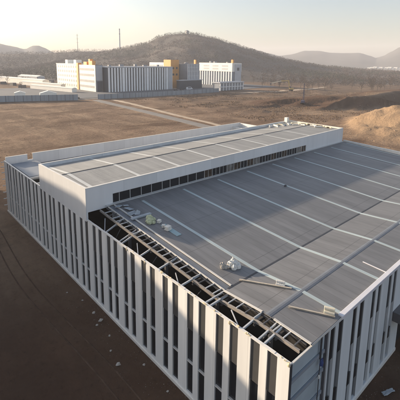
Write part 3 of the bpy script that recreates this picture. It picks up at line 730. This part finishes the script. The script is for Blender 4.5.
# long striped hall
b3 = empty('striped_hall', (0,0,0), 'long flat hall with white vertical fins on dark glazing', 'building')
mb = MB(); mb.box(173.5, 259, 346.4, 376, 0, 26.2); mb.build('wall', 'far_glass', b3)
mb = MB(); mb.box(173.2, 259.4, 345.4, 376.3, 26.2, 27.4); mb.build('parapet', 'pale_grey_wall', b3)
for k in range(25):
    x = 174.4+84.0*k/24; wd = 1.75 if k not in (5, 14, 22) else 3.0
    mb = MB(); mb.box(x-wd/2, x+wd/2, 345.5, 346.3, 0, 26.1); mb.build('fin', 'fin_white', b3)
mb = MB(); mb.box(253.5, 258.8, 345.45, 346.35, 0, 26.1); mb.build('end_panel', 'pale_grey_wall', b3)
# white and orange building behind it
b4 = empty('office_block', (0,0,0), 'white topped block behind the striped hall with a bright orange tower end', 'building')
mb = MB(); mb.box(269, 290, 376, 408, 0, 32); mb.build('wall', 'white_wall', b4)
rows_of_windows(b4, 'x', 378, 407, 27.0, 29.0, 9, .55, 269, .06, material='grey_wall')
rows_of_windows(b4, 'x', 378, 407, 21.5, 24.0, 9, .55, 269, .06, material='grey_wall')
mb = MB(); mb.box(268.7, 282, 361, 375.8, 0, 35.6); mb.build('orange_tower', 'orange_wall', b4)
rows_of_windows(b4, 'y', 270, 281, 24, 26.5, 2, .5, 361, .1); rows_of_windows(b4, 'y', 270, 281, 16, 18.5, 2, .5, 361, .1)
rows_of_windows(b4, 'x', 362, 375, 24, 26.5, 3, .5, 268.7, .1); rows_of_windows(b4, 'x', 362, 375, 17, 19.5, 3, .5, 268.7, .1)
# gridded blue grey office
b5 = empty('gridded_office', (0,0,0), 'blue grey office with pale window grid above a dark glazed base', 'building')
mb = MB(); mb.box(283, 302.5, 345, 372, 0, 30.4); mb.build('wall', 'bluegrey_wall', b5)
mb = MB(); mb.box(265, 303, 340, 344.6, 0.3, 10.5); mb.build('glazed_base', 'far_glass', b5)
mb = MB(); mb.box(264.5, 303.5, 339.4, 344.8, 10.5, 11.3); mb.build('base_roof', 'pale_grey_wall', b5)
for k in range(8):
    x = 283.2+18.6*k/7; mb = MB(); mb.box(x-.35, x+.35, 344.3, 344.95, 11.3, 30.4); mb.build('mullion', 'fin_white', b5)
for z in (15.5, 21.5, 26, 30.2):
    mb = MB(); mb.box(283, 302.5, 344.45, 344.98, z, z+.6); mb.build('floor_band', 'pale_grey_wall', b5)
mb = MB(); mb.box(298.5, 300.5, 348, 351, 30.4, 36); mb.build('roof_tower', 'orange_wall', b5)
# block at right: sunlit top and shaded lower wall put into the wall colours
b6 = empty('crowned_block', (0,0,0), 'finned block at right of the distant works, sunlit top put in as white', 'building')
mb = MB(); mb.box(362, 380, 342.5, 409, 0, 20.5); mb.build('wall', 'bluegrey_wall', b6)
mb = MB(); mb.box(361, 380.5, 342, 410, 20.5, 32.3); mb.build('crown', 'white_wall', b6)
for r_ in (22.8, 26.9): 
    for q in range(3):
        mb = MB(); mb.box(360.94, 361.2, 350+19*q, 362+19*q, r_, r_+2.3); mb.build('crown_window', 'pale_grey_wall', b6)
for k in range(14):
    y = 343.5+64*k/13; mb = MB(); mb.box(361.2, 361.95, y-.7, y+.7, 0, 20.4); mb.build('fin', 'fin_white', b6)
mb = MB(); mb.box(366, 379, 341.2, 341.9, 3, 30.8); mb.build('front_panel', 'pale_grey_wall', b6)
rows_of_windows(b6, 'y', 368, 377, 22, 26, 1, .5, 341.2, .1)
mb = MB(); mb.box(365, 367.5, 345, 348, 32.3, 37); mb.build('roof_tower', 'orange_wall', b6)
# gatehouse
b7 = empty('gatehouse', (0,0,0), 'low pale gatehouse with white frame bays in front of the crowned block', 'building')
mb = MB(); mb.box(290, 331, 295, 306, 0.3, 9); mb.build('wall', 'bluegrey_wall', b7)
mb = MB(); mb.box(289, 332, 293.6, 307, 9, 10.2); mb.build('roof', 'pale_grey_wall', b7)
for k in range(9):
    x = 290.5+40*k/8; mb = MB(); mb.box(x-.5, x+.5, 294.1, 294.9, 0.3, 9); mb.build('column', 'fin_white', b7)
mb = MB(); mb.box(290, 331, 294.3, 294.95, 4.2, 5.0); mb.build('floor_band', 'fin_white', b7)
for par_, pts_ in ((b3, [(182, 360, 27.4), (197, 362, 27.4), (214, 358, 27.4), (230, 364, 27.4), (247, 360, 27.4)]), (b5, [(288, 356, 30.4), (294, 362, 30.4)]), (b6, [(370, 360, 32.3), (369, 385, 32.3), (374, 399, 32.3)])):
    for q, (x, y, z) in enumerate(pts_):
        mb = MB(); mb.box(x, x+3+q % 2*2, y, y+2.5, z, z+1.5+.5*(q % 3)); mb.build('roof_unit', 'grey_wall', par_)
# fence of sheet hoarding along the works
def hoarding(pts, label, h, step=6.0):
    a0, a1 = Vector((*pts[0], 0)), Vector((*pts[-1], 0))
    r_ = empty('hoarding_fence', (pts[0][0], pts[0][1], 0), label, 'fence')
    mp = MB(); ox, oy = pts[0]; posts = []
    for a, b_ in zip(pts[:-1], pts[1:]):
        a = Vector((a[0]-ox, a[1]-oy, 0)); b_ = Vector((b_[0]-ox, b_[1]-oy, 0)); L_ = (b_-a).length; n = int(L_/step)
        mp.bar(a+Vector((0,0,h/2)), b_+Vector((0,0,h/2)), .1, h)
        for k in range(n): posts.append(a+(b_-a)*k/n)
    mp.build('panel', 'fence', r_)
    for p in posts[:60]:
        mb = MB(); mb.box(p.x-.18, p.x+.18, p.y-.22, p.y-.06, 0, h+.1); mb.build('post', 'bluegrey_wall', r_)
    return r_
hoarding([(20,324),(58,310),(114,290)], 'blue grey sheet hoarding left of the road junction', 5.0)
hoarding([(131,287.5),(183,281.5),(232,282.5),(278,284.5)], 'blue grey sheet hoarding in front of the striped hall', 4.4)
# white sheds and stock at far left
def low_shed(label, x, y, lx, ly, h, rz, material='white_wall', grp=None):
    r_ = empty('low_shed', (x, y, .25), label, 'shed', grp, rz)
    mb = MB(); mb.box(-lx/2, lx/2, -ly/2, ly/2, 0, h); mb.build('wall', material, r_)
    mb = MB(); mb.add([(-lx/2-.3,-ly/2-.3,h),(lx/2+.3,-ly/2-.3,h),(lx/2+.3,ly/2+.3,h),(-lx/2-.3,ly/2+.3,h),(0,-ly/2-.3,h+lx*.16),(0,ly/2+.3,h+lx*.16)],
        [(0,1,4),(2,3,5),(0,4,5,3),(1,2,5,4),(3,2,1,0)]); mb.build('roof', 'white_wall', r_)
    return r_
low_shed('longest white low shed, leftmost of the pale rows', 137, 590, 9, 225, 7, .17)
low_shed('white low shed between the long shed and the office block', 148, 470, 6, 90, 4.5, .2)
low_shed('white low shed closest to the cream office block', 136, 405, 6, 80, 4, .21)
low_shed('pale grey shed behind the long white shed', 190, 640, 14, 60, 6, .2, 'pale_grey_wall')
low_shed('short white hut at the fence end near the road junction', 104, 331, 14, 7, 3.5, -.3)
low_shed('small white hut on the paved yard left of the hut by the junction', 86, 352, 9, 7, 3.2, -.3)
rnd = random.Random(5)
stk = None
for i in range(26):
    x = 150+rnd.uniform(-30, 45); y = 520+rnd.uniform(-70, 130)
    if stk is None:
        mb = MB()
        for k in range(3): mb.box(-4+k*.3, 4-k*.2, -2.5, 2.5-.2*k, k*1.2, k*1.2+1.15)
        stk = o = mb.build('material_stack', 'steel_dark')
    else: o = stk.copy(); col.objects.link(o)
    o.location = (x, y, H(x, y)); o.rotation_euler.z = rnd.uniform(0, 3)
    tag(o, 'dark stack of building material on the open yard at far left', 'stack', 'material stacks on the far left yard')
# vehicles
def car(name, label, x, y, rz, L_, wd, h, material, cat, grp=None):
    r_ = empty(name, (x, y, .31), label, cat, grp, rz)
    mb = MB(); hz_ = h*.52
    prof = [(-L_/2, .35), (L_/2, .35), (L_/2, hz_*.95), (L_*.36, hz_), (L_*.22, h), (-L_*.46, h), (-L_/2, hz_)]
    n = len(prof); vs = [(px, s*wd/2*(1 if pz < hz_*1.01 else .88), pz) for s in (-1, 1) for px, pz in prof]
    mb.add(vs, [tuple(range(n)), tuple(range(2*n-1, n-1, -1))]+[(i, n+i, n+(i+1) % n, (i+1) % n) for i in range(n)])
    bevel(mb.build('body', material, r_), .08)
    mb = MB(); mb.box(-L_*.42, L_*.16, -wd/2*.96-.02, wd/2*.96+.02, hz_+.05, h*.9); mb.build('side_window', 'far_glass', r_)
    for sx in (-.31, .31):
        for sy in (-1, 1):
            mb = MB(); mb.tube([(L_*sx, sy*wd/2-.12, .36), (L_*sx, sy*wd/2+.12, .36)], .36, 12); mb.build('wheel', 'rubber', r_)
car('van', 'white van parked in front of the gridded office', 271.5, 328, .1, 9, 2.6, 3.2, 'van_white', 'van')
car('parked_car', 'dark car left of the white van by the office', 258, 326, .05, 4.8, 1.9, 1.6, 'car_dark', 'car')
car('parked_car', 'dark car at the right end of the striped hall', 248, 325, .0, 4.8, 1.9, 1.6, 'car_dark', 'car')
car('parked_car', 'dark car on the access road by the junction', 117, 297, .8, 4.8, 1.9, 1.7, 'car_dark', 'car')
car('parked_car', 'pale car on the yard beside the white hut', 120, 322, .9, 4.8, 1.9, 1.6, 'van_white', 'car')
# yellow excavator with a long boom and a drilling rig
ex = empty('excavator', (364, 247, H(364, 247)), 'yellow excavator with raised boom reaching left', 'excavator', rz=2.15)
mb = MB(); mb.box(-2.5, 2.5, -2.0, -1.0, 0, 1.4); mb.build('track', 'rubber', ex); mb = MB(); mb.box(-2.5, 2.5, 1.0, 2.0, 0, 1.4); mb.build('track', 'rubber', ex)
mb = MB(); mb.box(-3.2, 2.0, -1.7, 1.7, 1.5, 3.6); bevel(mb.build('body', 'yellow', ex), .2)
mb = MB(); mb.box(.2, 2.0, .1, 1.6, 3.6, 5.2); bevel(mb.build('cab', 'far_glass', ex), .1)
mb = MB(); mb.bar((1.6, -.4, 2.8), (3.5, -.4, 12.2), 1.1, 1.5, (1,0,0)); mb.bar((3.3, -.4, 12.0), (12, -.4, 11.5), .9, 1.2); mb.build('boom', 'yellow', ex)
mb = MB(); mb.bar((11.6, -.4, 11.6), (24, -.4, 8.4), .8, .9); mb.build('dipper_arm', 'cream_pack', ex)
mb = MB(); mb.add([(23.5,-1.2,8.8),(25.5,-1.2,8.3),(25,-1.2,6.4),(23.6,-1.2,6.9),(23.5,.4,8.8),(25.5,.4,8.3),(25,.4,6.4),(23.6,.4,6.9)], [(0,1,2,3),(7,6,5,4),(0,4,5,1),(1,5,6,2),(2,6,7,3),(3,7,4,0)]); mb.build('bucket', 'steel_dark', ex)
rg = empty('drilling_rig', (227.5, 143.5, H(227.5, 143.5)), 'blue piling rig with tall lattice mast on the brown field', 'drilling rig', rz=.4)
mb = MB(); mb.box(-2.2, 2.2, -1.6, -.8, 0, .9); mb.build('track', 'rubber', rg); mb = MB(); mb.box(-2.2, 2.2, .8, 1.6, 0, .9); mb.build('track', 'rubber', rg)
mb = MB(); mb.box(-2.4, 1.2, -1.2, 1.2, .9, 2.6); bevel(mb.build('body', 'rig_blue', rg), .1)
mb = MB()
for sx in (-.45, .45):
    for sy in (-.45, .45): mb.bar((1.7+sx, sy, .5), (1.7+sx*.6, sy*.6, 15.5), .16, .16)
for k in range(10):
    z = 1+1.45*k; s = 1 if k % 2 else -1
    mb.bar((1.25, -.4*s, z), (2.15, -.4*s, z+1.4), .1, .1); mb.bar((1.25, -.4, z), (1.25, .4, z+1.4), .1, .1); mb.bar((2.15, .4, z), (2.15, -.4, z+1.4), .1, .1)
mb.build('mast', 'rig_blue', rg)
mb = MB(); mb.bar((-1.2, 0, 2.6), (1.6, 0, 10), .18, .18); mb.build('back_stay', 'rig_blue', rg)
# sheds by the woods, white row below the mountains, smokestack and mast on the skyline
low_shed('left of two tiny white sheds below the wooded hill', 754, 601, 7, 9, 5, .7); low_shed('right of two tiny white sheds below the wooded hill', 769, 595, 6, 9, 4, .7)
hs = None
for i in range(13):
    az = R(23.6-0.36*i); d = 1900
    if hs is None:
        mb = MB(); mb.box(-7, 7, -4, 4, -1, 12); mb.add([(-7.5,-4.5,12),(7.5,-4.5,12),(7.5,4.5,12),(-7.5,4.5,12),(-7.5,0,14.5),(7.5,0,14.5)], [(0,1,5,4),(2,3,4,5),(1,2,5),(3,0,4)])
        hs = o = mb.build('terrace_house', 'white_wall')
    else: o = hs.copy(); col.objects.link(o)
    o.location = (-21+d*math.cos(az), -13+d*math.sin(az), 6); o.rotation_euler.z = az+1.35; o.scale.z = .8+.3*((i*7) % 5)/5
    tag(o, 'small white house in the far row below the mountains', 'house', 'white houses below the mountains')
def at_az(az, d): return (-21+d*math.cos(R(az)), -13+d*math.sin(R(az)))
sx_, sy_ = at_az(59.75, 1500)
st_ = empty('smokestack', (sx_, sy_, 40), 'tall pale smokestack on the wooded skyline', 'chimney')
mb = MB(); mb.tube([(0,0,0), (0,0,55), (0,0,114)], [3.4, 2.7, 2.2], 14); mb.build('shaft', 'pale_grey_wall', st_, smooth=False)
mb = MB(); mb.tube([(0,0,92), (0,0,97)], [2.55, 2.52], 14); mb.tube([(0,0,109), (0,0,114.3)], [2.42, 2.38], 14); mb.build('band', 'grey_wall', st_)
sx_, sy_ = at_az(65.7, 1420)
mb = MB(); mb.tube([(0,0,0), (0,0,75)], [1.4, .8], 6)
for z in (45, 58, 70): mb.bar((-4, 3, z), (4, -3, z), .6, .6)
o = mb.build('pylon', 'grey_wall'); o.location = (sx_, sy_, 50); tag(o, 'thin grey pylon on the skyline left of the smokestack', 'pylon')
sx_, sy_ = at_az(49.8, 1150)
mb = MB(); mb.box(-5, 5, -4, 4, -6, 4); mb.add([(-5.6,-4.6,4),(5.6,-4.6,4),(5.6,4.6,4),(-5.6,4.6,4),(0,0,6.5)], [(0,1,4),(1,2,4),(2,3,4),(3,0,4),(3,2,1,0)])
o = mb.build('summit_hut', 'grey_wall'); o.location = (sx_, sy_, 120); tag(o, 'tiny hut on the very top of the wooded hill', 'hut')

# ------------------------------------------------------------------ trees and scrub
rnd = random.Random(11)
def tree_mesh(seed, h, spread):
    """bare winter tree: trunk, forking limbs, sprays of thin twigs; returns (wood, twigs)"""
    q = random.Random(seed); wood = MB(); tw = MB()
    wood.tube([(0,0,-.3), (q.uniform(-.1,.1)*h*.2, q.uniform(-.1,.1)*h*.2, h*.35), (q.uniform(-.04,.04)*h, q.uniform(-.04,.04)*h, h*.8)], [h*.022, h*.016, h*.005], 6)
    for k in range(11):
        z = h*(.25+.55*k/11); a = k*2.4+q.uniform(-.4,.4); l = spread*(1.05-.5*k/11)*q.uniform(.7,1.1)
        e = Vector((math.cos(a)*l, math.sin(a)*l, z+l*q.uniform(.7,1.3))); s = Vector((0,0,z)); mid = s.lerp(e, .5)+Vector((0,0,-.08*l))
        wood.tube([s, mid, e], [h*.010, h*.006, h*.002], 4)
        for j in range(16):
            t = q.uniform(.35, 1.05); p = s.lerp(e, t)
            d = Vector((q.uniform(-1,1)+math.cos(a)*.4, q.uniform(-1,1)+math.sin(a)*.4, q.uniform(.1,1.3))).normalized()*spread*q.uniform(.25,.5)
            sd_ = d.cross(Vector((q.uniform(-1,1), q.uniform(-1,1), q.uniform(-1,1)))).normalized()*h*.009
            tw.add([p-sd_, p+sd_, p+d], [(0,1,2)])
    return wood, tw
protos = []
for s in range(5):
    h = (9, 11, 8, 12, 10)[s]; wood, tw = tree_mesh(s+20, h, h*.3)
    r_ = bpy.data.objects.new('bare_tree', None); col.objects.link(r_)
    a = wood.build('trunk', 'bark', r_); b_ = tw.build('crown', 'twig', r_); protos.append((r_, a, b_))
used = [0]*5; TREE_LABEL = 'bare brown winter tree on the plain below the wooded hill'
def plant(x, y, k, s, rz, z, label=TREE_LABEL, group='bare trees below the wooded hill'):
    r0, a0, b0 = protos[k]
    if used[k]: 
        r_ = r0.copy(); col.objects.link(r_)
        for q in (a0, b0):
            c_ = q.copy(); col.objects.link(c_); c_.parent = r_
    else: r_ = r0
    used[k] += 1
    r_.location = (x, y, z); r_.rotation_euler.z = rz; r_.scale = (s, s, s); tag(r_, label, 'tree', group)
n = 0
while n < 120:
    az = rnd.uniform(19, 40); d = rnd.uniform(470, 800)
    x, y = at_az(az, d)
    if 255 < y < 470 and x < 395: continue
    plant(x, y, n % 5, rnd.uniform(.8, 1.5), rnd.uniform(0, 6), H(x, y)); n += 1
for k in range(26):
    x, y = 60+rnd.uniform(-30, 75), 470+rnd.uniform(-50, 260)
    plant(x, y, k % 5, rnd.uniform(.7, 1.2), rnd.uniform(0, 6), H(x, y), 'bare brown winter tree by the pale sheds at far left', 'bare trees by the far left sheds')
def clump(mb, x, y, z, h, r_, n_, q, up_=0.35):
    """one small tree of a far wood: leaf and twig faces scattered through its crown"""
    for _ in range(n_):
        a = q.uniform(0, 6.283); t = q.uniform(0, 1)**.5; zz = q.uniform(.15, 1)
        rad = r_*t*math.sin(math.pi*min(1, .25+zz*.72))
        p = Vector((x+math.cos(a)*rad, y+math.sin(a)*rad, z+h*zz))
        d1 = Vector((q.uniform(-1,1), q.uniform(-1,1), q.uniform(-.3,1))).normalized()*r_*q.uniform(.3,.6)
        d2 = Vector((q.uniform(-1,1), q.uniform(-1,1), q.uniform(-.6,.6))).normalized()*r_*q.uniform(.2,.45)
        mb.add([p, p+d1, p+d2], [(0,1,2)])
def hill_at(az, r):
    return max(hz(az, r) for hz in (HILLS['wooded_hill'], HILLS['wooded_ridge']) if True) if False else None
wood = MB(); pine = MB()
for i in range(19000):
    az = rnd.uniform(14, 76); d = 640+rnd.uniform(0, 1)**.8*560
    z = HILLS['wooded_hill'](az, d)
    if z < 0.3:
        if rnd.random() < .5: continue
        z = 0
    x, y = at_az(az, d)
    dens = fbm(x, y, 120, 3)
    if dens < -0.25 and rnd.random() < .8: continue
    (clump)(pine if dens > .22 else wood, x, y, z-.8, rnd.uniform(3.5, 7.5)*(1+dens*.5), rnd.uniform(2.2, 4.6), 11, rnd)
for i in range(5200):
    az = rnd.uniform(56, 80); d = rnd.uniform(980, 1420)
    z = max(HILLS['wooded_ridge'](az, d), 0); x, y = at_az(az, d)
    if z == 0 and rnd.random() < .5: continue
    clump(pine if rnd.random() < .35 else wood, x, y, z, rnd.uniform(6, 11), rnd.uniform(3, 5), 9, rnd)
for i in range(4200):
    az = rnd.uniform(17, 36); d = rnd.uniform(600, 1500); x, y = at_az(az, d)
    z = max(0, HILLS['wooded_hill'](az, d))
    if fbm(x, y, 90, 3) < -.05: continue
    clump(wood, x, y, z, rnd.uniform(5, 9), rnd.uniform(2.5, 4), 8, rnd)
tag(wood.build('woodland', 'twig'), 'bare brown winter woodland covering the hill slopes', 'woodland', kind='stuff')
tag(pine.build('woodland', 'pine'), 'darker evergreen patches on the hill slopes', 'woodland', kind='stuff')
sb = MB()
def bush(mb, x, y, h, q, n_=12):
    z = H(x, y)
    for _ in range(n_):
        a = q.uniform(0, 6.283); d = Vector((math.cos(a)*q.uniform(.2,1), math.sin(a)*q.uniform(.2,1), q.uniform(.5,1.2)))*h
        s = Vector((-math.sin(a), math.cos(a), 0))*h*.16
        o = Vector((x, y, z-.05)); mb.add([o-s, o+s, o+d], [(0,1,2)])
for i in range(15000):
    x = rnd.uniform(150, 400); y = rnd.uniform(95, 268)
    if berm(x, y) > 1.2 or heap(x, y) > .4: continue
    if fbm(x, y, 22, 3) < -.05: continue
    if x > 330 and rnd.random() < .5: continue
    bush(sb, x, y, rnd.uniform(.3, 1.05), rnd, 8)
for i in range(2600):
    x = rnd.uniform(-20, 112); y = rnd.uniform(95, 285)
    if fbm(x, y, 30, 3) < .12: continue
    bush(sb, x, y, rnd.uniform(.12, .4), rnd, 7)
tag(sb.build('scrub', 'scrub'), 'dry brown scrub growing on the field beyond the factory', 'scrub', kind='stuff')
clod = MB()
for i in range(1500):
    x = rnd.uniform(125, 330); y = rnd.uniform(20, 200)
    if heap(x, y) < .3 and berm(x, y) < .5 and rnd.random() < .7: continue
    s = rnd.uniform(.08, .34)**1.0; clod.lump((x, y, H(x, y)-.1), (s, s*.8, s*.6), i, .6, nu=6, nv=4)
tag(clod.build('earth_clods', 'dirt_track'), 'loose earth clods scattered on the sand heap and bank', 'clods', kind='stuff')

# gravel along the wall foot, tyre ruts in the soil
gr = MB()
for i in range(800):
    x = -abs(rnd.gauss(0, 1.5))-.2; y = rnd.uniform(-4, 75); s_ = rnd.uniform(.015, .05)*(1.6 if rnd.random() < .07 else 1)
    gr.lump((x, y, H(x, y)-.01), (s_, s_*.8, s_*.7), i, .5, nu=5, nv=3)
for i in range(260):
    x = rnd.uniform(8, 34); y = -abs(rnd.gauss(0, 2.5))-.2; s_ = rnd.uniform(.015, .055)
    gr.lump((x, y, H(x, y)-.01), (s_, s_*.8, s_*.7), i, .5, nu=5, nv=3)
tag(gr.build('gravel', 'gravel'), 'loose gravel and chips scattered along the foot of the walls', 'gravel', kind='stuff')
for off in (0, 1.7): ribbon('tyre_track', [(-6.2+off+.7*math.sin(y/9), y) for y in range(4, 70, 3)], .38, 'rut', .02)
# ------------------------------------------------------------------ haze
HZ = bpy.data.materials.new('haze'); HZ.use_nodes = True
nt = HZ.node_tree; nt.nodes.remove(nt.nodes['Principled BSDF'])
pv = nt.nodes.new('ShaderNodeVolumePrincipled'); pv.inputs['Density'].default_value = 0.00021; pv.inputs['Color'].default_value = (0.88, 0.91, 1.0, 1); pv.inputs['Anisotropy'].default_value = 0.0
nt.links.new(pv.outputs[0], nt.nodes['Material Output'].inputs['Volume'])
mb = MB(); mb.box(-4900, 4900, -4900, 4900, -9, 262)
tag(mb.build('haze', HZ), 'pale winter haze hanging over the whole plain', 'haze', kind='stuff')
